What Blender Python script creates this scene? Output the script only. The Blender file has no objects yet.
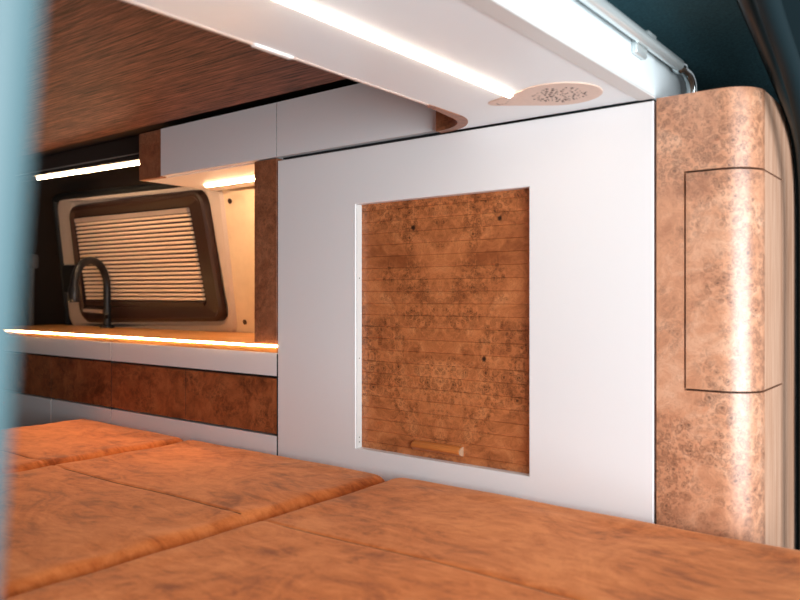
import bpy, bmesh, math, random
from mathutils import Vector, Matrix
random.seed(7)
scene = bpy.context.scene
COL = scene.collection
PI = math.pi

# ------------------------------------------------------------------ materials
def new_mat(name):
    m = bpy.data.materials.new(name); m.use_nodes = True
    nt = m.node_tree
    b = nt.nodes.get('Principled BSDF')
    return m, nt, b

def N(nt, typ, **kw):
    n = nt.nodes.new(typ)
    for k, v in kw.items():
        if k in n.inputs: n.inputs[k].default_value = v
        else: setattr(n, k, v)
    return n

def ramp(nt, fac, stops):
    r = nt.nodes.new('ShaderNodeValToRGB')
    el = r.color_ramp.elements
    while len(el) < len(stops): el.new(0.5)
    for e, (p, c) in zip(el, stops):
        e.position = p; e.color = (*c, 1)
    nt.links.new(fac, r.inputs['Fac'])
    return r.outputs['Color']

def math_n(nt, op, a, b=None, clamp=False):
    n = nt.nodes.new('ShaderNodeMath'); n.operation = op; n.use_clamp = clamp
    for i, s in enumerate((a, b)):
        if s is None: continue
        if isinstance(s, (int, float)): n.inputs[i].default_value = s
        else: nt.links.new(s, n.inputs[i])
    return n.outputs[0]

def mixc(nt, fac, a, b, mode='MIX'):
    n = nt.nodes.new('ShaderNodeMix'); n.data_type = 'RGBA'; n.blend_type = mode
    for s, i in ((fac, 0), (a, 6), (b, 7)):
        if isinstance(s, (int, float)): n.inputs[i].default_value = s
        elif isinstance(s, tuple): n.inputs[i].default_value = (*s, 1)
        else: nt.links.new(s, n.inputs[i])
    return n.outputs[2]

def coords(nt, scale=(1, 1, 1), loc=(0, 0, 0)):
    t = nt.nodes.new('ShaderNodeTexCoord')
    mp = nt.nodes.new('ShaderNodeMapping')
    mp.inputs['Scale'].default_value = scale
    mp.inputs['Location'].default_value = loc
    nt.links.new(t.outputs['Object'], mp.inputs['Vector'])
    return mp.outputs['Vector']

def noise(nt, vec, scale, detail=4, rough=0.55, dist=0.0):
    n = nt.nodes.new('ShaderNodeTexNoise')
    n.inputs['Scale'].default_value = scale; n.inputs['Detail'].default_value = detail
    n.inputs['Roughness'].default_value = rough; n.inputs['Distortion'].default_value = dist
    nt.links.new(vec, n.inputs['Vector'])
    return n

def bump(nt, b, height, strength, dist=0.002):
    n = nt.nodes.new('ShaderNodeBump'); n.inputs['Strength'].default_value = strength
    n.inputs['Distance'].default_value = dist
    nt.links.new(height, n.inputs['Height']); nt.links.new(n.outputs[0], b.inputs['Normal'])

def plain(name, col, rough=0.5, metal=0.0, spec=0.5, coat=0.0, grain=0.0, gscale=300):
    m, nt, b = new_mat(name)
    b.inputs['Base Color'].default_value = (*col, 1)
    b.inputs['Roughness'].default_value = rough; b.inputs['Metallic'].default_value = metal
    b.inputs['Specular IOR Level'].default_value = spec
    b.inputs['Coat Weight'].default_value = coat
    if grain:
        v = coords(nt); n = noise(nt, v, gscale, 3)
        c = mixc(nt, n.outputs[0], tuple(x*(1-grain) for x in col), tuple(min(1, x*(1+grain)) for x in col))
        nt.links.new(c, b.inputs['Base Color']); bump(nt, b, n.outputs[0], 0.15, 0.001)
    return m

def emit(name, col, strength):
    m = bpy.data.materials.new(name); m.use_nodes = True
    nt = m.node_tree; nt.nodes.remove(nt.nodes['Principled BSDF'])
    e = N(nt, 'ShaderNodeEmission'); e.inputs['Color'].default_value = (*col, 1); e.inputs['Strength'].default_value = strength
    nt.links.new(e.outputs[0], nt.nodes['Material Output'].inputs['Surface'])
    return m

def burl(name, dark, mid, light, rough=0.35, scale=1.0, coat=0.0, loc=(0, 0, 0), eyes=1.0, mirror=None, knots=()):
    """burr-wood veneer: warped swirls, clustered eyes with rings, fine pores; mirror = book-matched about x"""
    m, nt, b = new_mat(name)
    v = coords(nt, (1, 1, 1), loc)
    if mirror is not None:
        s = nt.nodes.new('ShaderNodeSeparateXYZ'); nt.links.new(v, s.inputs[0])
        ax = math_n(nt, 'ABSOLUTE', math_n(nt, 'SUBTRACT', s.outputs[0], mirror))
        c = nt.nodes.new('ShaderNodeCombineXYZ'); nt.links.new(ax, c.inputs[0])
        nt.links.new(s.outputs[1], c.inputs[1]); nt.links.new(s.outputs[2], c.inputs[2]); v = c.outputs[0]
    def warp(vec, sc, amt):
        w = noise(nt, vec, sc, 3, 0.6)
        sub = N(nt, 'ShaderNodeVectorMath', operation='SUBTRACT'); sub.inputs[1].default_value = (.5, .5, .5)
        nt.links.new(w.outputs['Color'], sub.inputs[0])
        sc_ = N(nt, 'ShaderNodeVectorMath', operation='SCALE'); sc_.inputs['Scale'].default_value = amt
        nt.links.new(sub.outputs[0], sc_.inputs[0])
        ad = N(nt, 'ShaderNodeVectorMath', operation='ADD')
        nt.links.new(vec, ad.inputs[0]); nt.links.new(sc_.outputs[0], ad.inputs[1])
        return ad.outputs[0]
    wv = warp(v, 7*scale, 0.09/scale)
    wv2 = warp(wv, 30*scale, 0.022/scale)
    big = noise(nt, wv, 6*scale, 5, 0.6, 1.2)
    swirl = noise(nt, wv2, 14*scale, 6, 0.62, 2.5)
    base = math_n(nt, 'ADD', math_n(nt, 'MULTIPLY', big.outputs[0], 0.5), math_n(nt, 'MULTIPLY', swirl.outputs[0], 0.5))
    col = ramp(nt, base, [(0.34, dark), (0.50, mid), (0.66, light)])
    # swirl lines
    ln = math_n(nt, 'SINE', math_n(nt, 'MULTIPLY', swirl.outputs[0], 70))
    ln = math_n(nt, 'POWER', math_n(nt, 'MAXIMUM', ln, 0.0), 5)
    ln2 = math_n(nt, 'MULTIPLY', ln, 0.45)
    col = mixc(nt, ln2, col, dark)
    # clusters of eyes: dark pin with a pale core round it and a dark outline, only in some cells
    cl = noise(nt, wv, 8*scale, 3, 0.6)
    mask = ramp(nt, cl.outputs[0], [(0.42, (.06, .06, .06)), (0.54, (1, 1, 1))])
    wv3 = warp(warp(v, 40*scale, 0.012/scale), 130*scale, 0.0075/scale)
    tot = None
    for sc_, amp in ((62, .85), (105, .95), (180, .85)):
        vo = nt.nodes.new('ShaderNodeTexVoronoi'); vo.inputs['Scale'].default_value = sc_*scale
        nt.links.new(wv3, vo.inputs['Vector'])
        sp_ = nt.nodes.new('ShaderNodeSeparateColor'); nt.links.new(vo.outputs['Color'], sp_.inputs[0])
        on = ramp(nt, sp_.outputs[0], [(0.22, (0, 0, 0)), (0.40, (1, 1, 1))])
        prof_ = ramp(nt, vo.outputs['Distance'], [(0.10, (1, 1, 1)), (0.20, (.30, .30, .30)), (0.30, (.14, .14, .14)), (0.38, (.75, .75, .75)), (0.50, (0, 0, 0))])
        t_ = math_n(nt, 'MULTIPLY', math_n(nt, 'MULTIPLY', prof_, on), amp)
        tot = t_ if tot is None else math_n(nt, 'MAXIMUM', tot, t_)
    e = math_n(nt, 'MULTIPLY', math_n(nt, 'MULTIPLY', tot, mask), eyes, clamp=True)
    dk = tuple(x*0.25 for x in dark)
    col = mixc(nt, e, col, dk)
    for (kx, ky, kz, kr) in knots:       # single dark knots
        dn = N(nt, 'ShaderNodeVectorMath', operation='DISTANCE'); dn.inputs[1].default_value = (kx, ky, kz)
        nt.links.new(warp(coords(nt), 90, 0.008), dn.inputs[0])
        kf = ramp(nt, math_n(nt, 'DIVIDE', dn.outputs['Value'], kr), [(0.45, (1, 1, 1)), (1.0, (0, 0, 0))])
        col = mixc(nt, kf, col, (0.03, 0.012, 0.006))
    por = noise(nt, v, 420*scale, 2)
    col = mixc(nt, 0.22, col, por.outputs[0], 'SOFT_LIGHT')
    nt.links.new(col, b.inputs['Base Color'])
    b.inputs['Roughness'].default_value = rough
    b.inputs['Coat Weight'].default_value = coat; b.inputs['Coat Roughness'].default_value = 0.36
    return m

def straight_grain(name, dark, light, axis_scale, rough=0.4, bumps=0.0, lo=0.38, hi=0.62, sc=1.0):
    m, nt, b = new_mat(name)
    v = coords(nt, axis_scale)
    n = noise(nt, v, sc, 6, 0.65, 0.4)
    n2 = noise(nt, v, sc*3.1, 3, 0.6, 0.2)
    f = math_n(nt, 'ADD', math_n(nt, 'MULTIPLY', n.outputs[0], 0.55), math_n(nt, 'MULTIPLY', n2.outputs[0], 0.45))
    c = ramp(nt, f, [(lo, dark), (hi, light)])
    nt.links.new(c, b.inputs['Base Color']); b.inputs['Roughness'].default_value = rough
    if bumps: bump(nt, b, f, bumps, 0.003)
    return m

WHITE = plain('white_laminate', (.775, .76, .76), .42)
WHITE_GLOSS = plain('white_satin_panel', (.79, .85, .87), .3)  # base colour tinted blue for the cool light on the underside
GREY_PROFILE = plain('pale_grey_profile', (.62, .62, .60), .35)
BEIGE_EDGE = plain('pale_wood_edging', (.62, .50, .44), .4, grain=.08)
DARK_GAP = plain('black_board_gap_shade', (.018, .018, .02), .6)  # black boards, also used to stand in for shade in gaps and seams
BLACK = plain('matt_black_metal', (.008, .008, .009), .4, spec=.3)
RUBBER = plain('black_rubber', (.008, .009, .010), .6, spec=.2)
SEAL = plain('dark_teal_rubber_seal', (.006, .018, .022), .42, spec=.4)
PILLAR = plain('dark_teal_pillar_plastic', (.006, .016, .020), .6, spec=.15)
PLASTIC_BROWN = plain('dark_brown_plastic', (.026, .008, .004), .45)
SURROUND = plain('pale_moulded_plastic', (.50, .42, .37), .45)
LINING = plain('beige_lining_board', (.70, .56, .41), .55, grain=.10, gscale=30)
SCREW = plain('brown_screw_cap', (.05, .02, .012), .4)
BLIND = plain('pleated_blind_fabric', (.74, .56, .42), .7)
BLIND_RAIL = plain('blind_rail_beige', (.36, .27, .23), .4)
CHROME = plain('pale_metal_tube', (.66, .72, .72), .28, metal=.55)
CHROME_BRIGHT = plain('bright_chrome', (.75, .82, .84), .12, metal=1.0)
DOOR_PAINT = plain('teal_grey_paint', (.055, .112, .128), .5)
DARK_WALL = plain('near_black_wall_lining', (.028, .016, .010), .7, grain=.2, gscale=60)
FLOORM = plain('dark_floor_covering', (.10, .08, .07), .6, grain=.2, gscale=40)
HEADLINER = plain('dark_teal_felt', (.05, .125, .150), .9, spec=.2, grain=.55, gscale=260)
END_HIGHLIGHT = plain('pale_end_highlight', (.42, .25, .15), .6)
STRAP = plain('dark_grey_webbing', (.025, .027, .03), .8)
SOFFIT = plain('dark_brown_rail', (.045, .026, .018), .5)
GRILLE_WOOD = plain('pale_beech_veneer', (.70, .52, .42), .4, grain=.10, gscale=90)
HOLE = plain('dark_hole', (.03, .02, .018), .8)
HOLE_SOFT = plain('shallow_hole', (.33, .25, .21), .8)
BURL_DOOR = burl('burl_veneer_tambour', (.25, .070, .021), (.50, .165, .055), (.64, .26, .100), .36, 1.0, mirror=0.0, eyes=1.05,  # one burl wood; the variant tones below carry the light at each place
                 knots=((.100, .004, -.007, .0065), (-.067, .004, .250, .007), (.135, .004, .257, .006)))
BURL_COLUMN = burl('burl_veneer_column', (.36, .140, .068), (.58, .270, .145), (.70, .40, .255), .42, 0.95, coat=.9, eyes=.95, loc=(.3, .1, .2),  # same wood, paler tone partly for the stronger light there
                   knots=((-.10, -.165, .455, .006), (.0, -.165, .52, .004)))
BURL_DRAWER = burl('burl_veneer_drawer_shaded', (.13, .034, .010), (.34, .105, .036), (.46, .165, .062), .42, 1.0, loc=(.7, .3, .1))  # same wood, darkened in colour for the shade below the worktop
BURL_CAB = burl('burl_veneer_cabinet_shaded', (.17, .055, .022), (.32, .120, .056), (.42, .18, .09), .42, .8, eyes=.6, loc=(.1, .9, .4))  # same wood, darker copy for the shaded upper parts
WALNUT_SIDE = straight_grain('pale_straight_grain_veneer', (.46, .23, .135), (.68, .43, .30), (60, 60, 2.2), .36)
HANDLE_WOOD = straight_grain('oiled_wood_handle', (.42, .120, .026), (.60, .20, .050), (4, 60, 60), .3)
WORKTOP = straight_grain('orange_wood_worktop', (.44, .17, .045), (.66, .31, .10), (3, 40, 40), .38)
CEIL = straight_grain('brown_streaked_veneer', (.020, .006, .004), (.29, .112, .074), (5, 170, 5), .6, .6, .43, .59)
LED_WARM = emit('warm_led', (1.0, .58, .26), 60)
LED_TOP = emit('warm_white_led', (1.0, .66, .38), 85)
LED_OVER = emit('neutral_led', (1.0, .84, .70), 25)
CLIP = plain('bright_white_plastic', (.86, .85, .83), .3)

def suede():
    m, nt, b = new_mat('burnt_orange_suede')
    v = coords(nt)
    n = noise(nt, v, 5.5, 7, 0.68, 1.4)
    n2 = noise(nt, coords(nt, (1, 2.4, 1)), 17, 6, 0.7, 0.8)
    f = math_n(nt, 'ADD', math_n(nt, 'MULTIPLY', n.outputs[0], .6), math_n(nt, 'MULTIPLY', n2.outputs[0], .4))
    c = ramp(nt, f, [(.38, (.26, .050, .009)), (.48, (.54, .137, .029)), (.60, (.70, .22, .062))])
    fine = noise(nt, v, 500, 2)
    c = mixc(nt, .3, c, fine.outputs[0], 'SOFT_LIGHT')
    nt.links.new(c, b.inputs['Base Color'])
    b.inputs['Roughness'].default_value = .85; b.inputs['Specular IOR Level'].default_value = .2
    b.inputs['Sheen Weight'].default_value = .35; b.inputs['Sheen Tint'].default_value = (1, .6, .35, 1); b.inputs['Sheen Roughness'].default_value = .4
    bump(nt, b, math_n(nt, 'ADD', f, math_n(nt, 'MULTIPLY', fine.outputs[0], .15)), .35, .004)
    return m
SUEDE = suede()
THREAD = plain('dark_orange_thread', (.16, .040, .010), .8)

# ------------------------------------------------------------------ mesh helpers
def tag(o, label=None, cat=None, group=None, kind=None):
    if label: o['label'] = label
    if cat: o['category'] = cat
    if group: o['group'] = group
    if kind: o['kind'] = kind
    return o

def thing(name, loc, label, cat, group=None):
    o = bpy.data.objects.new(name, None); COL.objects.link(o)
    o.location = loc; o.empty_display_size = .05
    return tag(o, label, cat, group)

def world_loc(o):
    v = Vector(o.location)
    while o.parent: o = o.parent; v += Vector(o.location)
    return v

def obj(name, bm, mats, parent=None, smooth=False, origin=None, angle=40):
    """link a bmesh (built in world coordinates) as one mesh object"""
    if not isinstance(mats, (list, tuple)): mats = [mats]
    bmesh.ops.recalc_face_normals(bm, faces=bm.faces)
    if parent: org = world_loc(parent) if origin is None else Vector(origin)
    else:
        if origin is None:
            xs = [v.co.x for v in bm.verts]; ys = [v.co.y for v in bm.verts]; zs = [v.co.z for v in bm.verts]
            origin = ((min(xs)+max(xs))/2, (min(ys)+max(ys))/2, min(zs))
        org = Vector(origin)
    for v in bm.verts: v.co -= org
    me = bpy.data.meshes.new(name); bm.to_mesh(me); bm.free()
    for m in mats: me.materials.append(m)
    if smooth:
        me.polygons.foreach_set('use_smooth', [True]*len(me.polygons))
        me.set_sharp_from_angle(angle=math.radians(angle))
    o = bpy.data.objects.new(name, me); COL.objects.link(o)
    if parent:
        o.parent = parent; o.location = org - world_loc(parent)
    else: o.location = org
    return o

def box(bm, x0, x1, y0, y1, z0, z1, bev=0.0, seg=2, mi=0):
    r = bmesh.ops.create_cube(bm, size=1)
    vs = r['verts']
    for v in vs:
        v.co = Vector((x0+(v.co.x+.5)*(x1-x0), y0+(v.co.y+.5)*(y1-y0), z0+(v.co.z+.5)*(z1-z0)))
    fs = set(f for v in vs for f in v.link_faces)
    for f in fs: f.material_index = mi
    if bev:
        es = list(set(e for v in vs for e in v.link_edges))
        bmesh.ops.bevel(bm, geom=es, offset=bev, segments=seg, profile=.5, affect='EDGES')
    return bm

def B(*a, **k):
    bm = bmesh.new(); box(bm, *a, **k); return bm

def loft(bm, loops, closed=True, cap0=False, cap1=False, mi=0):
    rows = [[bm.verts.new(p) for p in lp] for lp in loops]
    n = len(rows[0])
    for a, b in zip(rows, rows[1:]):
        for i in range(n if closed else n-1):
            j = (i+1) % n
            f = bm.faces.new((a[i], a[j], b[j], b[i])); f.material_index = mi
    if cap0: bm.faces.new(rows[0][::-1]).material_index = mi
    if cap1: bm.faces.new(rows[-1]).material_index = mi
    return rows

def tube(bm, pts, r, seg=12, cap=True, flat=None):
    pts = [Vector(p) for p in pts]
    rs = r if isinstance(r, (list, tuple)) else [r]*len(pts)
    loops = []; up = None
    for i, p in enumerate(pts):
        t = (pts[min(i+1, len(pts)-1)]-pts[max(i-1, 0)]).normalized()
        if up is None:
            up = t.orthogonal().normalized()
        up = (up - t*up.dot(t)).normalized(); s = t.cross(up)
        loops.append([p + (up*math.cos(2*PI*k/seg)+s*math.sin(2*PI*k/seg))*rs[i] for k in range(seg)])
    loft(bm, loops, True, cap, cap)
    return bm

def disc_prism(bm, c, axis, r, h, seg=16, mi=0):
    c = Vector(c); a = Vector(axis).normalized(); u = a.orthogonal().normalized(); w = a.cross(u)
    l0 = [c+(u*math.cos(2*PI*k/seg)+w*math.sin(2*PI*k/seg))*r for k in range(seg)]
    loft(bm, [l0, [p+a*h for p in l0]], True, True, True, mi)

def round_poly(corners, r, n=8):
    """2-D polygon with rounded corners"""
    out = []; m = len(corners)
    for i in range(m):
        p0 = Vector(corners[i-1]); p = Vector(corners[i]); p1 = Vector(corners[(i+1) % m])
        rr = r[i] if isinstance(r, (list, tuple)) else r
        a = (p0-p).normalized(); b = (p1-p).normalized()
        ang = a.angle(b); d = rr/math.tan(ang/2)
        c = p + (a+b).normalized()*(rr/math.sin(ang/2))
        s = p+a*d-c; e = p+b*d-c
        tot = s.angle(e); sgn = 1 if s.x*e.y-s.y*e.x > 0 else -1
        for k in range(n+1):
            t = sgn*tot*k/n
            out.append(Vector((c.x+s.x*math.cos(t)-s.y*math.sin(t), c.y+s.x*math.sin(t)+s.y*math.cos(t))))
    return out

def inset_poly(poly, d):
    """move each point inwards by d (counter-clockwise or clockwise polygon)"""
    n = len(poly); area = sum(poly[i].x*poly[(i+1) % n].y-poly[(i+1) % n].x*poly[i].y for i in range(n))
    s = 1 if area > 0 else -1; out = []
    for i in range(n):
        t = poly[(i+1) % n]-poly[i-1]
        if t.length < 1e-9: t = Vector((1, 0))
        t.normalize(); out.append(poly[i]+Vector((-t.y, t.x))*d*s)
    return out

def sweep_x(bm, prof, x0, x1, thick=None):
    """profile of (y,z) points swept along x into an open sheet"""
    loft(bm, [[(x0, y, z) for y, z in prof], [(x1, y, z) for y, z in prof]], closed=False)
    return bm

def solid_sheet(bm, prof, x0, x1, t):
    n = len(prof); off = []
    for i in range(n):
        a = Vector(prof[max(i-1, 0)]); b = Vector(prof[min(i+1, n-1)]); d = (b-a).normalized()
        off.append((prof[i][0]+d.y*t, prof[i][1]-d.x*t))
    ring = list(prof)+off[::-1]
    loft(bm, [[(x0, y, z) for y, z in ring], [(x1, y, z) for y, z in ring]], True)
    for x in (x0, x1):
        a = [bm.verts.new((x, y, z)) for y, z in prof]; b = [bm.verts.new((x, y, z)) for y, z in off]
        for i in range(n-1): bm.faces.new((a[i], a[i+1], b[i+1], b[i]))
    bmesh.ops.remove_doubles(bm, verts=bm.verts, dist=1e-6)
    return bm

# ------------------------------------------------------------------ the setting
def struct(name, bm, mats, label=None, parent=None, smooth=False):
    o = obj(name, bm, mats, parent, smooth)
    if parent is None: o['kind'] = 'structure'
    if label: o['label'] = label
    return o

struct('floor', B(-3.4, .15, -1.35, .50, -.03, 0), FLOORM, 'dark floor of the van under the bed')
struct('ceiling', B(-3.4, -.705, -1.35, -.034, 1.3635, 1.385), CEIL, 'dark brown streaked wood veneer ceiling')
struct('trim_6', B(-3.4, -.705, -.034, .285, 1.395, 1.41), DARK_WALL, 'black recess added for the shadow between ceiling and upper cabinets')  # dark recess shaped to give the shadow along the cabinet tops
# van side wall behind the furniture, leaning inwards towards the roof
bm = bmesh.new()
solid_sheet(bm, [(.455, 0), (.448, .55), (.425, .79), (.313, 1.30), (.278, 1.41)], -3.4, -.26, .03)
struct('wall_back', bm, DARK_WALL, 'near black van side wall behind the furniture')
struct('wall_left', B(-3.40, -3.36, -1.35, .46, 0, 1.37), DARK_WALL, 'near black bulkhead at the far left')
struct('wall_front', B(-3.4, -1.25, -1.40, -1.35, 0, 1.385), DARK_WALL, 'near black van side opposite the kitchen')
# felt headliner above the column
bm = bmesh.new()
prof = [(.300, 1.20), (.288, 1.255), (.255, 1.295), (.20, 1.320), (.08, 1.342), (-.10, 1.362), (-.45, 1.392), (-1.35, 1.42)]
solid_sheet(bm, prof, -.70, -.262, .02)
struct('ceiling_trim', bm, HEADLINER, 'dark teal felt headliner above the wooden column', smooth=True).name = 'ceiling_right'

# rear door opening: pillar and two rubber seals following one curve
def smooth_path(pts, n=6):
    P_ = [Vector(p) for p in pts]; out = []
    for i in range(len(P_)-1):
        p0 = P_[max(i-1, 0)]; p1 = P_[i]; p2 = P_[i+1]; p3 = P_[min(i+2, len(P_)-1)]
        for k in range(n):
            t = k/n
            out.append(.5*((2*p1)+(p2-p0)*t+(2*p0-5*p1+4*p2-p3)*t*t+(3*p1-p0-3*p2+p3)*t**3))
    out.append(P_[-1]); return out
A1 = [(-.245, -.60, 1.40), (-.245, -.30, 1.345), (-.245, -.0686, 1.2835), (-.245, .0131, 1.2594), (-.245, .0831, 1.2382), (-.245, .1524, 1.2163),
      (-.245, .211, 1.1909), (-.245, .2557, 1.1469), (-.245, .2800, 1.0447), (-.245, .2800, .7), (-.245, .2800, .02)]
A2 = [(-.215, -.60, 1.385), (-.215, -.30, 1.33), (-.215, -.1116, 1.2648), (-.215, -.0272, 1.2366), (-.215, .0459, 1.2024), (-.215, .1274, 1.1408),
      (-.215, .1718, 1.0345), (-.215, .1718, .7), (-.215, .1718, .02)]
bm = bmesh.new(); tube(bm, smooth_path(A1), .0115, 12)
struct('trim_1', bm, SEAL, 'dark teal rubber seal curving beside the wooden column', smooth=True)
bm = bmesh.new(); tube(bm, smooth_path(A2), .014, 12)
struct('trim_2', bm, PILLAR, 'outer dark teal trim band of the rear opening', smooth=True)
# thin bright lip between the two seals
lip = [(p.x+.0125, p.y-.004, p.z-.006) for p in smooth_path(A1)[12:46]]
# pillar skin behind the seals
bm = bmesh.new()
lo = [(p.x-.018, p.y+.008, p.z+.008) for p in smooth_path(A1)]
hi = [(p.x+.10, p.y+.03, p.z+.03) for p in smooth_path(A1)]
lo2 = [(a[0], a[1]+.02, a[2]+.02) for a in lo]; hi2 = [(a[0], a[1]+.02, a[2]+.02) for a in hi]
loft(bm, [lo, hi, hi2, lo2, lo], closed=False)
struct('trim_3', bm, PILLAR, 'dark teal pillar skin behind the seals', smooth=True)

# ------------------------------------------------------------------ window in the leaning wall
K = .22; LL = math.sqrt(1+K*K)
WO = Vector((0, .3, 1.23)); WV = Vector((0, -K/LL, 1/LL)); WN = Vector((0, -1/LL, -K/LL))
def wp(u, v, off=0.0):
    return WO+Vector((u, 0, 0))+WV*v+WN*off
def wring(bm, sections, mi=0):
    """sections: (polygon, offset from wall) lofted in order"""
    loft(bm, [[wp(p.x, p.y, o) for p in poly] for poly, o in sections], True, False, False, mi)

# beige lining board with the window cut out of view behind the surround
bm = bmesh.new()
prof_b = [wp(-2.78, -.447), wp(-1.36, -.447), wp(-1.36, .05), wp(-2.74, .05)]
loft(bm, [[p for p in prof_b], [p-WN*.010 for p in prof_b]], True, True, True)
lining = struct('trim_4', bm, LINING, 'warm lit beige lining board right of the window')
for (u, v, r) in ((-1.8288, -.0256, .0085), (-1.8557, -.4091, .0085)):
    bm = bmesh.new(); disc_prism(bm, wp(u, v, 0), WN, r, .002, 14)
    disc_prism(bm, wp(u, v, .002), WN, r*.55, .0012, 12)
    obj('screw_cap', bm, SCREW, lining)
sur = round_poly([(-2.823, .058), (-1.862, .030), (-1.9096, -.440), (-2.912, -.446)], [.07, .04, .03, .04], 8)
win = thing('window_1', wp(-2.4, -.44, 0), 'side window with thick dark frame and pale moulded surround', 'window')
del win['category']; win['kind'] = 'structure'
fr = round_poly([(-2.7204, .0233), (-1.9242, .0211), (-1.9262, -.4031), (-2.801, -.4255)], [.05, .05, .045, .055], 8)
fo = inset_poly(fr, -.004)
bm = bmesh.new()
wring(bm, [(inset_poly(sur, -.012), .0), (inset_poly(sur, -.004), .010), (inset_poly(sur, .012), .014), (inset_poly(fo, -.012), .014), (fo, .004)])
obj('window_surround', bm, SURROUND, win, True, angle=30)
bm = bmesh.new()
inner = inset_poly(round_poly([(-2.7115, -.016), (-2.009, -.0265), (-2.0105, -.3519), (-2.785, -.366)], [.015]*4, 8), 0)
wring(bm, [(fo, .004), (inset_poly(fr, .001), .024), (inset_poly(fr, .008), .030), (inset_poly(fr, .016), .030), (inset_poly(fr, .026), .022), (inner, .016), (inner, .002)])
obj('window_frame', bm, PLASTIC_BROWN, win, True, angle=30)
bm = bmesh.new(); q = inset_poly(inner, -.004)
loft(bm, [[wp(p.x, p.y, .003) for p in q], [wp(p.x, p.y, .0) for p in q]], True, True, True)
obj('pane_gap_shadow', bm, BLACK, win)  # black sheet stands in for the shade between the pleats
# rubber gasket round the left of the surround
bm = bmesh.new()
gp = [wp(p.x-.012, p.y+.004, .012) for p in sur[:9]]
gp = [wp(-2.55, .068, .012)]+gp[::-1] if gp[0].x > gp[-1].x else gp
path = [wp(-2.93, -.44, .012), wp(-2.885, -.25, .012), wp(-2.842, -.02, .012), wp(-2.832, .035, .012), wp(-2.80, .064, .010), wp(-2.55, .060, .006), wp(-2.2, .050, .004), wp(-1.90, .042, .002)]
tube(bm, smooth_path(path, 6), .013, 10)
obj('gasket', bm, RUBBER, win, True)
# catch at the bottom left
bm = bmesh.new()
a, b_ = (-2.755, -.368), (-2.62, -.372)
for (o0, o1, z0, z1) in ((.022, .032, -.012, .0),):
    loft(bm, [[wp(a[0], a[1]+z0, o0), wp(a[0], a[1]+z1, o0), wp(a[0], a[1]+z1, o1), wp(a[0], a[1]+z0, o1)],
              [wp(b_[0], b_[1]+z0, o0), wp(b_[0], b_[1]+z1, o0), wp(b_[0], b_[1]+z1, o1), wp(b_[0], b_[1]+z0, o1)]], True, True, True)
obj('latch', bm, BLIND_RAIL, win)

bm = bmesh.new()
loft(bm, [[wp(u_, v_, o_) for u_, v_ in ((-2.862, -.196), (-2.772, -.198), (-2.784, -.303), (-2.888, -.304))] for o_ in (.013, .022)], True, True, True)
obj('catch_plate', bm, RUBBER, win)
# pleated blind: 20 pleats
bl = thing('window_blind', wp(-2.38, -.345, .010), 'beige pleated blind drawn down inside the dark window frame', 'blind')
TL, TR, BR, BL = (-2.7134, -.0218), (-2.0233, -.0302), (-2.0253, -.3474), (-2.7508, -.3453)
def bq(s, t):
    a = Vector(TL).lerp(Vector(TR), s); c = Vector(BL).lerp(Vector(BR), s)
    return a.lerp(c, t)
bm = bmesh.new(); NP = 20
for k in range(NP):
    t0 = .06+k/NP*.925; t1 = t0+.58/NP*.925
    loft(bm, [[wp(*bq(s, t0), .004), wp(*bq(s, t0), .013), wp(*bq(s, (t0+t1)/2), .016), wp(*bq(s, t1), .014), wp(*bq(s, t1), .004)] for s in (.004, .996)], True, True, True)
obj('pleats', bm, BLIND, bl)
bm = bmesh.new()
loft(bm, [[wp(*bq(s, 0), .006), wp(*bq(s, 0), .018), wp(*bq(s, .05), .018), wp(*bq(s, .05), .006)] for s in (0, 1)], True, True, True)
obj('head_rail', bm, BLIND_RAIL, bl)
bm = bmesh.new()
loft(bm, [[wp(*bq(s, .982), .006), wp(*bq(s, .982), .018), wp(*bq(s, 1.035), .018), wp(*bq(s, 1.035), .006)] for s in (0, 1)], True, True, True)
obj('bottom_rail', bm, PLASTIC_BROWN, bl)

# ------------------------------------------------------------------ wall cabinet with the big white front and roller door
cab = thing('wall_cabinet', (-.85, 0, 0), 'wide white cabinet front with recessed burl wood roller door', 'cabinet')
X0, X1, ZT = -1.2885, -.4175, 1.2248
nx0, nx1, nz0, nz1 = -1.050, -.6398, .590, 1.1065
bm = bmesh.new()
def rectl(x0, x1, z0, z1, y): return [(x0, y, z0), (x1, y, z0), (x1, y, z1), (x0, y, z1)]
e = .0012
loft(bm, [rectl(X0, X1, .10, ZT, .018), rectl(X0, X1, .10, ZT, e), rectl(X0+e, X1-e, .10+e, ZT-e, 0),
          rectl(nx0-e, nx1+e, nz0-e, nz1+e, 0), rectl(nx0, nx1, nz0, nz1, e), rectl(nx0, nx1, nz0, nz1, .018), rectl(X0, X1, .10, ZT, .018)], True)
bmesh.ops.remove_doubles(bm, verts=bm.verts, dist=1e-6)
obj('front_panel', bm, WHITE, cab)
bm = bmesh.new()
box(bm, X0+.004, X1-.004, .040, .285, .02, ZT-.004)
obj('carcass', bm, DARK_GAP, cab)
obj('gap_shade_strip', B(X0+.002, X1, .0195, .060, ZT-.002, 1.2318), DARK_GAP, cab)  # dark strip added for the shade in the gap above the panel
# tambour: 23 mm slats with fine v-grooves
bm = bmesh.new(); NS = 22; rows = []; h = (nz1-nz0+.02)/NS; ys = .0185
for k in range(NS):
    z0 = nz0-.01+k*h
    for f, dy in ((.0, .0012), (.035, .0), (.965, .0), (1.0, .0012)):
        z = z0+f*h; rows.append([(nx0-.012, ys+dy, z), (nx1+.012, ys+dy, z), (nx1+.012, .033, z), (nx0-.012, .033, z)])
loft(bm, rows, True, True, True)
bmesh.ops.remove_doubles(bm, verts=bm.verts, dist=1e-6)
tam = obj('roller_door', bm, BURL_DOOR, cab, origin=((nx0+nx1)/2, .0145, .80))
tag(tam, 'burl wood roller door of horizontal slats')
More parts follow.
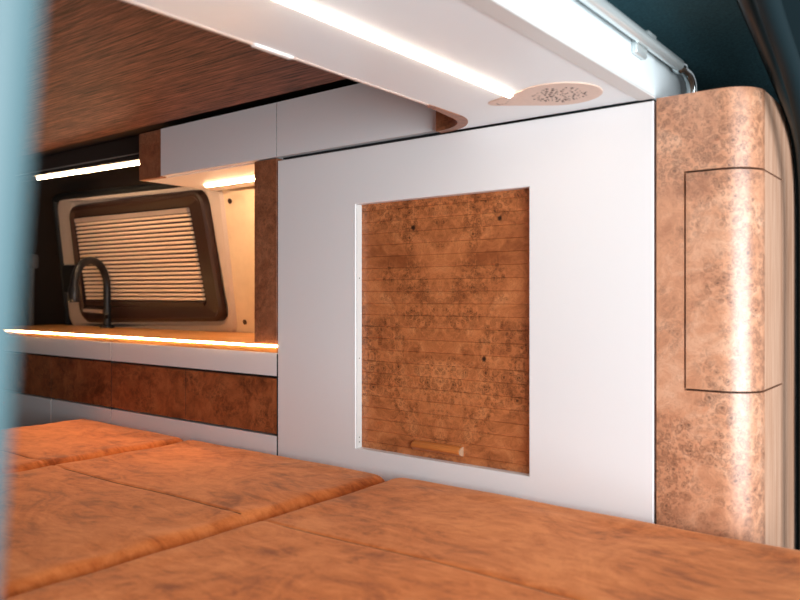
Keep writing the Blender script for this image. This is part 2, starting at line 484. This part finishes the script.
# half-round handle
bm = bmesh.new(); loops = []
for x, s in ((-.909, .3), (-.9085, .75), (-.9065, .95), (-.903, 1), (-.795, 1), (-.7925, .97), (-.7915, .9)):
    L_ = []
    for k in range(17):
        a = PI*k/16
        L_.append((x, ys-.015*math.sin(a)*s-.0, .6125+.0095*math.cos(a)*s))
    loops.append(L_)
loft(bm, loops, True, True, True)
hd = obj('handle', bm, HANDLE_WOOD, tam, True)
bm = bmesh.new()
loft(bm, [[(x, ys-.0142*math.sin(PI*k/16)*q-.0002, .6125+.0090*math.cos(PI*k/16)*q) for k in range(17)] for x, q in ((-.7920, 1), (-.7908, 1), (-.7903, .9))], True, True, True)
obj('end_highlight', bm, END_HIGHLIGHT, hd)  # pale piece stands in for the highlight on the handle's end
# white side track in the left reveal
bm = bmesh.new(); box(bm, nx0, nx0+.0022, .0025, .0178, nz0, nz1-.0005)
tr = obj('side_track', bm, GREY_PROFILE, cab)
bm = bmesh.new()
bm.free()
for z in (nz0+.012, nz0+.022, nz0+.19, nz0+.36):
    bm = bmesh.new(); disc_prism(bm, (nx0+.0022, .010, z), (1, 0, 0), .0012, .0006, 8); obj('screw', bm, HOLE, tr)

# ------------------------------------------------------------------ burl column with flap door round its corner
colm = thing('corner_column', (-.33, .15, 0), 'tall burl wood column with rounded corner right of the white cabinet', 'column')
CX0, CXS, R = -.4125, -.265, .055
CZT = 1.2272
def plan(y_end, x_start, n=14, off=0.0):
    """points along the front face, round the corner and back along the side"""
    pts = [(x_start, -off)]
    cx, cy = CXS-R, R
    for k in range(n+1):
        a = PI/2*k/n
        pts.append((cx+(R+off)*math.sin(a), cy-(R+off)*math.cos(a)))
    pts.append((CXS+off, y_end)); return pts
T = .018
def shell(bm, pts, z0, z1, t=T, cap=True):
    n = len(pts); inn = []
    for i in range(n):
        a = Vector(pts[max(i-1, 0)]); b = Vector(pts[min(i+1, n-1)]); d = (b-a).normalized()
        inn.append((pts[i][0]-d.y*t, pts[i][1]+d.x*t))
    ring = list(pts)+inn[::-1]; m = len(ring)
    r0 = [bm.verts.new((x, y, z0)) for x, y in ring]; r1 = [bm.verts.new((x, y, z1)) for x, y in ring]
    for i in range(m):
        j = (i+1) % m; bm.faces.new((r0[i], r0[j], r1[j], r1[i]))
    for r in (r0, r1):
        for i in range(n-1): bm.faces.new((r[i], r[i+1], r[m-2-i], r[m-1-i]))
FX0, FY1, FZ0, FZ1 = -.3665, .1865, .7675, 1.1030   # flap limits
G = .0032
# body, built round the flap opening: below, above, strip left of it, strip behind it on the side
pl = plan(.310, CX0)
cx, cy = CXS-R, R
arc = pl[1:-1]
def seg_bm(bm, pts, z0, z1): shell(bm, pts, z0, z1)
bm = bmesh.new()
front_pts = [(CX0, 0)]+arc
shell(bm, front_pts, .02, FZ0-G)
shell(bm, front_pts, FZ1+G, CZT)
shell(bm, [(CX0, 0), (FX0-G, 0)], FZ0-G, FZ1+G)
obj('front_shell', bm, BURL_COLUMN, colm, True, angle=50)
bm = bmesh.new()
side_pts = [(CXS, R), (CXS, .31)]
shell(bm, side_pts, .02, FZ0-G); shell(bm, side_pts, FZ1+G, CZT)
shell(bm, [(CXS, FY1+G), (CXS, .31)], FZ0-G, FZ1+G)
tag(obj('side_panel', bm, WALNUT_SIDE, colm), 'pale straight-grained side of the column')
bm = bmesh.new()
ptop = [(CX0, 0)]+arc+[(CXS, .31), (CX0, .31)]
ptop_in = [(CX0+.004, .012)]+[(cx+(R-.012)*math.sin(PI/2*k/14), cy-(R-.012)*math.cos(PI/2*k/14)) for k in range(15)]+[(CXS-.012, .305), (CX0+.004, .305)]
loft(bm, [[(x, y, CZT-.012) for x, y in ptop_in], [(x, y, CZT-.0005) for x, y in ptop_in]], True, True, True)
obj('top_panel', bm, BURL_COLUMN, colm)
bm = bmesh.new()
inn = [(CX0+.006, T+.006), (cx, T+.006)]+[(cx+(R-T-.006)*math.sin(PI/2*k/10), cy-(R-T-.006)*math.cos(PI/2*k/10)) for k in range(1, 11)]+[(CXS-T-.006, .30), (CX0+.006, .30)]
loft(bm, [[(x, y, .03) for x, y in inn], [(x, y, CZT-.02) for x, y in inn]], True, True, True)
obj('carcass', bm, DARK_GAP, colm)
flap = None
bm = bmesh.new(); shell(bm, [(FX0, 0)]+arc, FZ0, FZ1, .016)
flap = obj('flap_door', bm, BURL_COLUMN, colm, True, angle=50)
tag(flap, 'curved burl flap door wrapping the corner of the column')
bm = bmesh.new(); shell(bm, [(CXS, R), (CXS, FY1)], FZ0, FZ1, .016)
obj('flap_side', bm, WALNUT_SIDE, flap)

# ------------------------------------------------------------------ overhead unit above the bed
ov = thing('overhead_unit', (-.57, -.55, 1.228), 'white overhead unit hanging above the bed with lit underside', 'overhead cabinet')
UX0, UX1, UZ, UZT = -.7225, -.4145, 1.2281, 1.302
UY0, UY1 = -1.085, -.0025
ro = .100; th = .020
ucx, ucy = UX0-ro, -ro           # centre of the cove
bm = bmesh.new()
# plan outline of the white body including the fillet towards the wall
bodyp = [(UX0, UY0), (UX1, UY0), (UX1, UY1), (ucx+.002, UY1)]+[(ucx+ro*math.sin(a), ucy+ro*math.cos(a)) for a in [PI/2*k/12 for k in range(1, 13)]]
loft(bm, [[(x, y, UZ) for x, y in bodyp], [(x, y, UZT) for x, y in bodyp]], True, True, True)
obj('body', bm, WHITE_GLOSS, ov)
bm = bmesh.new(); box(bm, UX0, UX0+.022, UY0, -.102, UZT, 1.3625)
obj('upstand', bm, WHITE, ov)
# burl cove: straight piece along the left edge, quarter turn into the wall
cin = []; cout = []
for k in range(15):
    a = PI/2*(1-k/14)
    cout.append((ucx+(ro-.0006)*math.sin(a), ucy+(ro-.0006)*math.cos(a))); cin.append((ucx+(ro-th)*math.sin(a), ucy+(ro-th)*math.cos(a)))
cout = [(UX0-.0006, -.1875)]+cout+[(ucx-.006, cout[-1][1])]; cin = [(UX0-th*.45, -.1875)]+cin+[(ucx-.006, cin[-1][1])]
bm = bmesh.new()
ring = cout+cin[::-1]; m = len(ring); n = len(cout)
r0 = [bm.verts.new((x, y, UZ-.001)) for x, y in ring]; r1 = [bm.verts.new((x, y, 1.3625)) for x, y in ring]
for i in range(m):
    j = (i+1) % m; bm.faces.new((r0[i], r0[j], r1[j], r1[i]))
for r in (r0, r1):
    for i in range(n-1): bm.faces.new((r[i], r[i+1], r[m-2-i], r[m-1-i]))
tag(obj('cove', bm, BURL_CAB, ov, True, angle=50), 'curved burl wood cove where the unit meets the wall')
bm = bmesh.new(); box(bm, UX0-.0068, UX0-.0002, UY0, -.1885, UZ-.001, 1.3625, .001, 1)
obj('edge_strip', bm, BEIGE_EDGE, ov)
bm = bmesh.new(); box(bm, UX0-.0078, UX0+.001, -.566, -.499, UZ-.0025, UZ+.012, .001, 1)
tag(obj('edge_clip', bm, CLIP, ov), 'short white clip on the edge of the unit')
bm = bmesh.new(); box(bm, UX1-.026, UX1+.0008, UY0, UY1, UZ-.0012, UZ+.004, .0006, 1)
obj('edge_profile', bm, GREY_PROFILE, ov)
bm = bmesh.new(); box(bm, UX0+.3, UX1-.0035, .0012, .200, UZ+.0005, UZT, .001, 1)
obj('end_block', bm, WHITE_GLOSS, ov)
# recessed line of light in the underside
bm = bmesh.new(); loops = []
for y in (-1.08, -.160):
    loops.append([(-.5885+.007*math.cos(a), y, UZ+.0005-.005*math.sin(a)) for a in [PI*k/8 for k in range(9)]])
loft(bm, loops, True, True, True)
tag(obj('light_strip', bm, LED_OVER), 'glowing light strip running along the white underside above the bed', 'light strip', 'warm light strips on the furniture')
# teardrop speaker cover
sp = thing('speaker_cover', (-.522, -.117, UZ-.0018), 'pale wooden teardrop speaker cover with clustered holes on the white underside', 'speaker')
c1, r1_, c2, r2_ = Vector((-.524, -.117)), .0655, Vector((-.629, -.131)), .014
ax = (c2-c1).normalized(); dd = (c2-c1).length; be = math.acos((r1_-r2_)/dd)
base = math.atan2(ax.y, ax.x); outl = []
for k in range(31):
    a = base+be+(2*PI-2*be)*k/30; outl.append(c1+Vector((math.cos(a), math.sin(a)))*r1_)
for k in range(13):
    a = base-be+2*be*k/12; outl.append(c2+Vector((math.cos(a), math.sin(a)))*r2_)
bm = bmesh.new()
loft(bm, [[(p.x, p.y, UZ-.0001) for p in outl], [(p.x, p.y, UZ-.0014) for p in outl], [(p.x, p.y, UZ-.0018) for p in inset_poly(outl, .0006)]], True, False, True)
plate = obj('plate', bm, GRILLE_WOOD, sp)
bm = bmesh.new(); rnd = random.Random(3); pts = []
tries = 0
while len(pts) < 88 and tries < 6000:
    tries += 1
    a = rnd.random()*2*PI; r = .043*math.sqrt(rnd.random()); p = c1+Vector((math.cos(a)*r*1.0, math.sin(a)*r))
    rr = rnd.choice((.0016, .002, .0026))
    if all((p-q).length > rr+s+.0011 for q, s, _ in pts): pts.append((p, rr, rnd.random() < .5))
tip = []
for k in range(7):
    tip.append((c2+Vector((rnd.uniform(-.006, .022), rnd.uniform(-.008, .010))), .0013, rnd.random() < .5))
for p, r, dk in pts: disc_prism(bm, (p.x, p.y, UZ-.0019), (0, 0, -1), r, .0002, 8, 0 if dk else 1)
obj('perforation', bm, [HOLE, HOLE_SOFT], plate)
bm = bmesh.new()
for p, r, dk in tip: disc_prism(bm, (p.x, p.y, UZ-.0019), (0, 0, -1), r, .0002, 8, 0 if dk else 1)
obj('perforation', bm, [HOLE, HOLE_SOFT], plate)

# metal tube along the top of the unit's right side
tb = thing('gas_strut', (-.40, .1, 1.294), 'pale metal strut tube along the right side of the overhead unit', 'strut')
bm = bmesh.new(); tube(bm, [(-.3985, -1.0, 1.292), (-.3985, .072, 1.2942)], .0095, 16)
obj('tube', bm, CHROME, tb, True)
bm = bmesh.new(); tube(bm, [(-.3985, .066, 1.2942), (-.3985, .070, 1.2942), (-.3985, .078, 1.2942), (-.3985, .084, 1.2940)], [.0095, .0125, .0125, .007], 16)
obj('collar', bm, CHROME_BRIGHT, tb, True)
bm = bmesh.new(); tube(bm, smooth_path([(-.3985, .082, 1.294), (-.396, .105, 1.290), (-.395, .122, 1.278), (-.396, .130, 1.258), (-.3975, .131, 1.236)]), .0095, 12)
obj('end_hook', bm, CHROME_BRIGHT, tb, True)
bm = bmesh.new(); bmesh.ops.create_uvsphere(bm, u_segments=16, v_segments=10, radius=.0125, matrix=Matrix.Translation((-.3965, .131, 1.240)))
obj('ball_joint', bm, CHROME_BRIGHT, tb, True)
bm = bmesh.new(); box(bm, -.4145, -.405, -.105, -.060, 1.272, 1.300, .004, 3)
obj('bracket', bm, CHROME, tb, True)
bm = bmesh.new(); box(bm, -.404, -.393, -.09, -.055, 1.3, 1.3075, .002, 2)
obj('clip', bm, CHROME, tb, True)

# ------------------------------------------------------------------ upper cabinets on the wall
def upper(name, x0, x1, label, end=None):
    t = thing(name, ((x0+x1)/2, .13, 1.234), label, 'cabinet', 'upper cabinets along the wall')
    z0, z1 = 1.2345, 1.3605
    bm = bmesh.new(); box(bm, x0+.002, x1-.002, .0195, .262, z0+.002, z1); obj('carcass', bm, DARK_GAP, t)
    bm = bmesh.new(); box(bm, x0+.001, x1-.001, .0195, .264, z0-.0025, z0+.0015, .0005, 1); obj('bottom_panel', bm, WHITE if end else DARK_GAP, t)  # cabinet without end panel: bottom blackened for shade in the gap below
    d0 = end if end else x0
    bm = bmesh.new(); box(bm, d0+.001, x1-.0012, 0, .018, z0, z1); obj('door', bm, WHITE, t)
    obj('seam_shade', B(x1-.0011, x1+.0009, .0006, .0194, z0+.001, z1-.001), DARK_GAP, t)  # black strip fills the seam to paint its shade
    if end:
        bm = bmesh.new(); box(bm, x0, end, 0, .019, z0-.003, z1, .001, 1)
        tag(obj('end_panel', bm, BURL_CAB, t), 'burl wood end of the cabinet')
    return t
upper('upper_cabinet', -1.8436, -1.2925, 'white upper cabinet with burl wood end above the window', end=-1.7433)
upper('upper_cabinet', -1.2925, -.8400, 'white upper cabinet above the wide cabinet, ending at the curved wood cove')
bm = bmesh.new(); loops = []
for x in (-1.7700, -1.3745):
    loops.append([(x, .172+.008*math.cos(a), 1.2330-.007*math.sin(a)) for a in [PI*k/8 for k in range(9)]])
loft(bm, loops, True, True, True)
tag(obj('light_strip', bm, LED_TOP), 'short bright light strip under the white upper cabinet', 'light strip', 'warm light strips on the furniture')

# burl post right of the window
t = thing('upright_panel', (-1.33, .15, .797), 'narrow upright burl wood panel between window and wide white cabinet', 'panel')
obj('front_face', B(-1.3701, -1.2925, .001, .02, .7975, 1.2315, bev=.0008, seg=1), BURL_CAB, t)
obj('side_board', B(-1.3690, -1.2940, .0205, .285, .7975, 1.2310), BURL_CAB, t)

# dark soffit left of the upper cabinet with its light
def bar(bm, p, q, hy, hz):
    p = Vector(p); q = Vector(q)
    loft(bm, [[c+Vector((0, s*hy, u*hz)) for s, u in ((-1, -1), (1, -1), (1, 1), (-1, 1))] for c in (p, q)], True, True, True)
lz = lambda x: 1.3065+(-1.852-x)*.02273
bm = bmesh.new()
loft(bm, [[(x, y, z) for y, z in ((.1002, lz(x)-.0025), (.107, lz(x)-.0025), (.107, 1.394), (.1002, 1.394))] for x in (-3.355, -1.848)], True, True, True)
struct('trim_5', bm, SOFFIT, 'dark brown rail left of the upper cabinet')
bm = bmesh.new(); bar(bm, (-2.60, .0955, 1.3235), (-1.852, .0955, 1.3065), .0045, .0038)
tag(obj('light_strip', bm, LED_TOP), 'bright light strip on the dark soffit at upper left', 'light strip', 'warm light strips on the furniture')
rail = thing('soffit_rail', (-2.3, .095, 1.33), 'thin dark lip added to shade the ceiling, with a pale bar for the lit rail edge, above the light strip at upper left', 'rail')
bm = bmesh.new(); bar(bm, (-2.9, .0850, lz(-2.9)+.0048), (-1.852, .0850, lz(-1.852)+.0048), .0150, .0009); obj('lip', bm, DARK_GAP, rail)  # black lip added to keep the strip's light off the ceiling
bm = bmesh.new(); bar(bm, (-2.9, .0985, 1.352), (-1.852, .0985, 1.3375), .0016, .0014); obj('edge', bm, BEIGE_EDGE, rail)  # pale bar stands in for the lit line along the rail

# ------------------------------------------------------------------ kitchen units, worktop, tap
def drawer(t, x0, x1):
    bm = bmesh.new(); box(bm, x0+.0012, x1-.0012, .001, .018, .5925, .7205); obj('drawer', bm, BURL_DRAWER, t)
def kitchen(x0, x1, label, splits_d, splits_l):
    t = thing('base_cabinet', ((x0+x1)/2, .2, 0), label, 'cabinet', 'kitchen base cabinets')
    obj('carcass', B(x0+.001, x1-.001, .022, .385, .02, .776), DARK_GAP, t)
    obj('fascia', B(x0+.0012, x1-.0012, 0, .0195, .7268, .7803), WHITE, t)
    for q in sorted(set(splits_d+splits_l)):
        if q > x0 and q < x1:
            obj('seam_shade', B(q-.0011, q+.0011, .0014, .0215, .6 if q not in splits_l else .081, .72), DARK_GAP, t)
    obj('seam_shade', B(x1-.0011, x1+.0009, .0006, .0215, .081, .778), DARK_GAP, t)  # black strips in these seams stand in for their shade
    for a, b in zip(splits_d, splits_d[1:]): drawer(t, a, b)
    for a, b in zip(splits_l, splits_l[1:]): obj('door', B(a+.0012, b-.0012, 0, .0195, .08, .5875), WHITE, t)
    return t
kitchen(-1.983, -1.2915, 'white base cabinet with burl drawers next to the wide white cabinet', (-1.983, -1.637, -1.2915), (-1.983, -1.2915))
kitchen(-3.02, -1.983, 'white base cabinet with burl drawers toned for shade at far left below the tap', (-3.02, -2.3245, -1.983), (-3.02, -2.3245, -1.983))
wt = tag(obj('worktop', B(-3.02, -1.2925, .0006, .392, .7805, .7965), WORKTOP), 'orange wood worktop below the window with a glowing front edge', 'worktop')
bm = bmesh.new(); loops = []
for x in (-3.02, -1.2925):
    loops.append([(x, .0006+.0026*math.cos(a), .7957+.0026*math.sin(a)) for a in [2*PI*k/12 for k in range(12)]])
loft(bm, loops, True, True, True)
tag(obj('light_strip', bm, LED_WARM), 'long glowing light strip along the front edge of the worktop', 'light strip', 'warm light strips on the furniture')

tap = thing('faucet', (-2.555, .33, .7965), 'matt black gooseneck tap on the worktop in front of the window', 'faucet')
bm = bmesh.new(); tube(bm, [(-2.555, .33, .7965), (-2.555, .33, .803), (-2.555, .33, .806)], [.026, .026, .018], 20); obj('base', bm, BLACK, tap, True)
dx, dy = .1138, -.19; Lr = math.hypot(dx, dy); ux, uy = dx/Lr, dy/Lr; rad = Lr/2
arcp = [(-2.555, .33, .80), (-2.555, .33, .88), (-2.555, .33, .945)]
for k in range(0, 17):
    a = PI-PI*k/16; d = rad+rad*math.cos(a)
    arcp.append((-2.555+ux*d, .33+uy*d, .945+rad*math.sin(a)*.86))
bm = bmesh.new(); tube(bm, arcp, .0135, 14); obj('neck', bm, BLACK, tap, True)
e_ = arcp[-1]
bm = bmesh.new(); tube(bm, [(e_[0], e_[1], .95), (e_[0], e_[1], .94), (e_[0], e_[1], .90), (e_[0], e_[1], .892)], [.0135, .019, .019, .016], 16); obj('spray_head', bm, BLACK, tap, True)
bm = bmesh.new(); tube(bm, [(-2.555, .33, .835), (-2.53, .312, .838), (-2.50, .295, .850)], [.008, .006, .005], 10); obj('lever', bm, BLACK, tap, True)

# belt strap on the dark pillar at the far left
sb = thing('seat_belt', (-2.925, .24, .797), 'dark grey belt strap and buckle hanging in the dark corner left of the window', 'belt')
bm = bmesh.new(); tube(bm, [(-2.935, .235, .80), (-2.930, .235, .95), (-2.925, .235, 1.05)], .011, 8); obj('strap', bm, STRAP, sb, True)
bm = bmesh.new(); box(bm, -2.955, -2.895, .222, .248, 1.02, 1.075, .006, 2); obj('buckle', bm, STRAP, sb, True)

# ------------------------------------------------------------------ bed
bb = thing('bed', (-1.1, -.55, 0), 'dark bed platform under the orange cushions', 'bed')
obj('slab', B(-2.12, -.08, -1.07, -.012, .36, .398, bev=.003), DARK_GAP, bb)
for x in (-2.05, -.15):
    for y in (-1.0, -.08): obj('leg', B(x-.025, x+.025, y-.025, y+.025, 0, .36), DARK_GAP, bb)

def cushion(x0, x1, y0, y1, label, seed, top=.554, base=.3985, rc=.045, er=.036, hump=.0):
    rnd = random.Random(seed)
    ph = [rnd.uniform(0, 6.28) for _ in range(8)]
    def axis(a, b, n, extra=()):
        ts = []
        L_ = b-a
        for k in range(9): ts.append(er*(1-math.cos(PI/2*k/8)))
        m = [er+(L_-2*er)*k/n for k in range(1, n)]
        ts = ts+m+[L_-t_ for t_ in ts[::-1]]
        vals = [a+t_ for t_ in ts]
        for s in extra: vals += [s+d for d in (-.009, -.005, -.0025, 0, .0025, .005, .009)]
        return sorted(set(round(v, 5) for v in vals))
    SY = -.387
    xs = axis(x0, x1, 44); ys = axis(y0, y1, 60, (SY,))
    bm = bmesh.new()
    def fit(x, y):
        cx_ = min(max(x, x0+rc), x1-rc); cy_ = min(max(y, y0+rc), y1-rc)
        d = math.hypot(x-cx_, y-cy_)
        if x != cx_ and y != cy_:
            m = max(abs(x-cx_), abs(y-cy_))
            if d > 1e-9: x, y = cx_+(x-cx_)*m/d, cy_+(y-cy_)*m/d
            return x, y, rc-m
        return x, y, min(x-x0, x1-x, y-y0, y1-y)
    grid = []
    for y in ys:
        row = []
        for x in xs:
            X_, Y_, d = fit(x, y); d = max(d, 0)
            ed = 0 if d >= er else er-math.sqrt(max(er*er-(er-d)**2, 0))
            w = min(1, d/.09)
            z = top-ed*1.25
            z += w*(.0016*math.sin(9*X_+ph[0]+3*Y_)+.0016*math.sin(7*Y_+ph[1]-4*X_)+.0009*math.sin(23*X_+ph[2])*math.sin(19*Y_+ph[3]))
            z -= .0026*math.exp(-((Y_-SY-.004*math.sin(5*X_+ph[4]))/.0032)**2)
            dn = max(0, y1-Y_); z += .0028*math.exp(-((dn-.055)/.02)**2)*math.sin(26*X_+ph[5])*min(1, d/.03)
            dm = min(X_-x0, x1-X_)
            z += .0016*math.sin(40*Y_+ph[6])*math.exp(-((dm-.045)/.02)**2)*min(1, d/.03)
            row.append(bm.verts.new((X_, Y_, z)))
        grid.append(row)
    for a, b in zip(grid, grid[1:]):
        for i in range(len(xs)-1): bm.faces.new((a[i], a[i+1], b[i+1], b[i]))
    rim = [grid[0][i] for i in range(len(xs))]+[grid[j][-1] for j in range(1, len(ys))]+[grid[-1][i] for i in range(len(xs)-2, -1, -1)]+[grid[j][0] for j in range(len(ys)-2, 0, -1)]
    prev = rim
    for z in (.47, .43, base):
        cur = [bm.verts.new((v.co.x, v.co.y, z)) for v in rim]
        for i in range(len(rim)):
            j = (i+1) % len(rim); bm.faces.new((prev[i], prev[j], cur[j], cur[i]))
        prev = cur
    bm.faces.new(prev)
    o = obj('bed_cushion', bm, SUEDE, None, True, angle=75)
    tag(o, label, 'cushion', 'suede cushions on the bed')
    # stitched seam lying in the groove
    sbm = bmesh.new()
    pts = [(x0+.03+(x1-x0-.06)*k/30, SY+.004*math.sin(5*(x0+.03+(x1-x0-.06)*k/30)+ph[4]), 0) for k in range(31)]
    pts = [(p[0], p[1], top-.0020+.0016*math.sin(9*p[0]+ph[0]+3*p[1])+.0016*math.sin(7*p[1]+ph[1]-4*p[0])+.0009*math.sin(23*p[0]+ph[2])*math.sin(19*p[1]+ph[3])) for p in pts]
    tube(sbm, pts, .0008, 6)
    obj('seam', sbm, THREAD, o, True)
    return o
cushion(-2.115, -1.5895, -1.05, -.0015, 'farthest burnt orange suede cushion, in front of the burl drawers', 1)
cushion(-1.5870, -.9325, -1.05, -.0015, 'middle burnt orange suede cushion of the three on the bed', 2)
cushion(-.9300, -.1000, -1.05, -.0015, 'nearest burnt orange suede cushion, below the burl roller door', 3, top=.558)

# ------------------------------------------------------------------ out-of-focus door edge close to the camera
bm = bmesh.new()
box(bm, -.272, -.206, -1.125, -1.105, -.42, .46, .008, 4)
o = obj('van_door', bm, DOOR_PAINT, None, True, origin=(-.206, -1.115, .0))
o.location = (-.1938, -1.115, .91); o.rotation_euler = (0, math.radians(9), 0)
tag(o, 'out of focus pale teal van door frame edge at the left of the photo', 'door')

# ------------------------------------------------------------------ daylight and camera
w = bpy.data.worlds.new('daylight'); scene.world = w; w.use_nodes = True
nt = w.node_tree; bg = nt.nodes['Background']
bg.inputs['Color'].default_value = (.92, .96, 1.0, 1); bg.inputs['Strength'].default_value = .34
def area(name, loc, target, size, size_y, power, col):
    l = bpy.data.lights.new(name, 'AREA'); l.shape = 'RECTANGLE'; l.size = size; l.size_y = size_y; l.energy = power; l.color = col
    o = bpy.data.objects.new(name, l); COL.objects.link(o); o.location = loc
    o.rotation_euler = (Vector(target)-Vector(loc)).to_track_quat('-Z', 'Y').to_euler()
    return o
area('rear_daylight', (1.15, -.95, .80), (-.5, -.15, .95), 1.6, 1.0, 57, (.89, .955, 1.0))

cam = bpy.data.cameras.new('camera'); co = bpy.data.objects.new('camera', cam); COL.objects.link(co)
co.location = (0, -1.2, .91); co.rotation_euler = (PI/2, 0, math.radians(37.8))
cam.sensor_width = 36; cam.lens = 36*752/800; cam.shift_y = -3/800; cam.clip_start = .01
cam.dof.use_dof = True; cam.dof.focus_distance = 1.6; cam.dof.aperture_fstop = 4.0
scene.camera = co
scene.view_settings.view_transform = 'Standard'; scene.view_settings.look = 'None'
scene.view_settings.exposure = 0.3; scene.view_settings.gamma = 1; scene.view_settings.use_curve_mapping = False
scene.cycles.use_denoising = True
scene.cycles.max_bounces = 10; scene.cycles.diffuse_bounces = 6
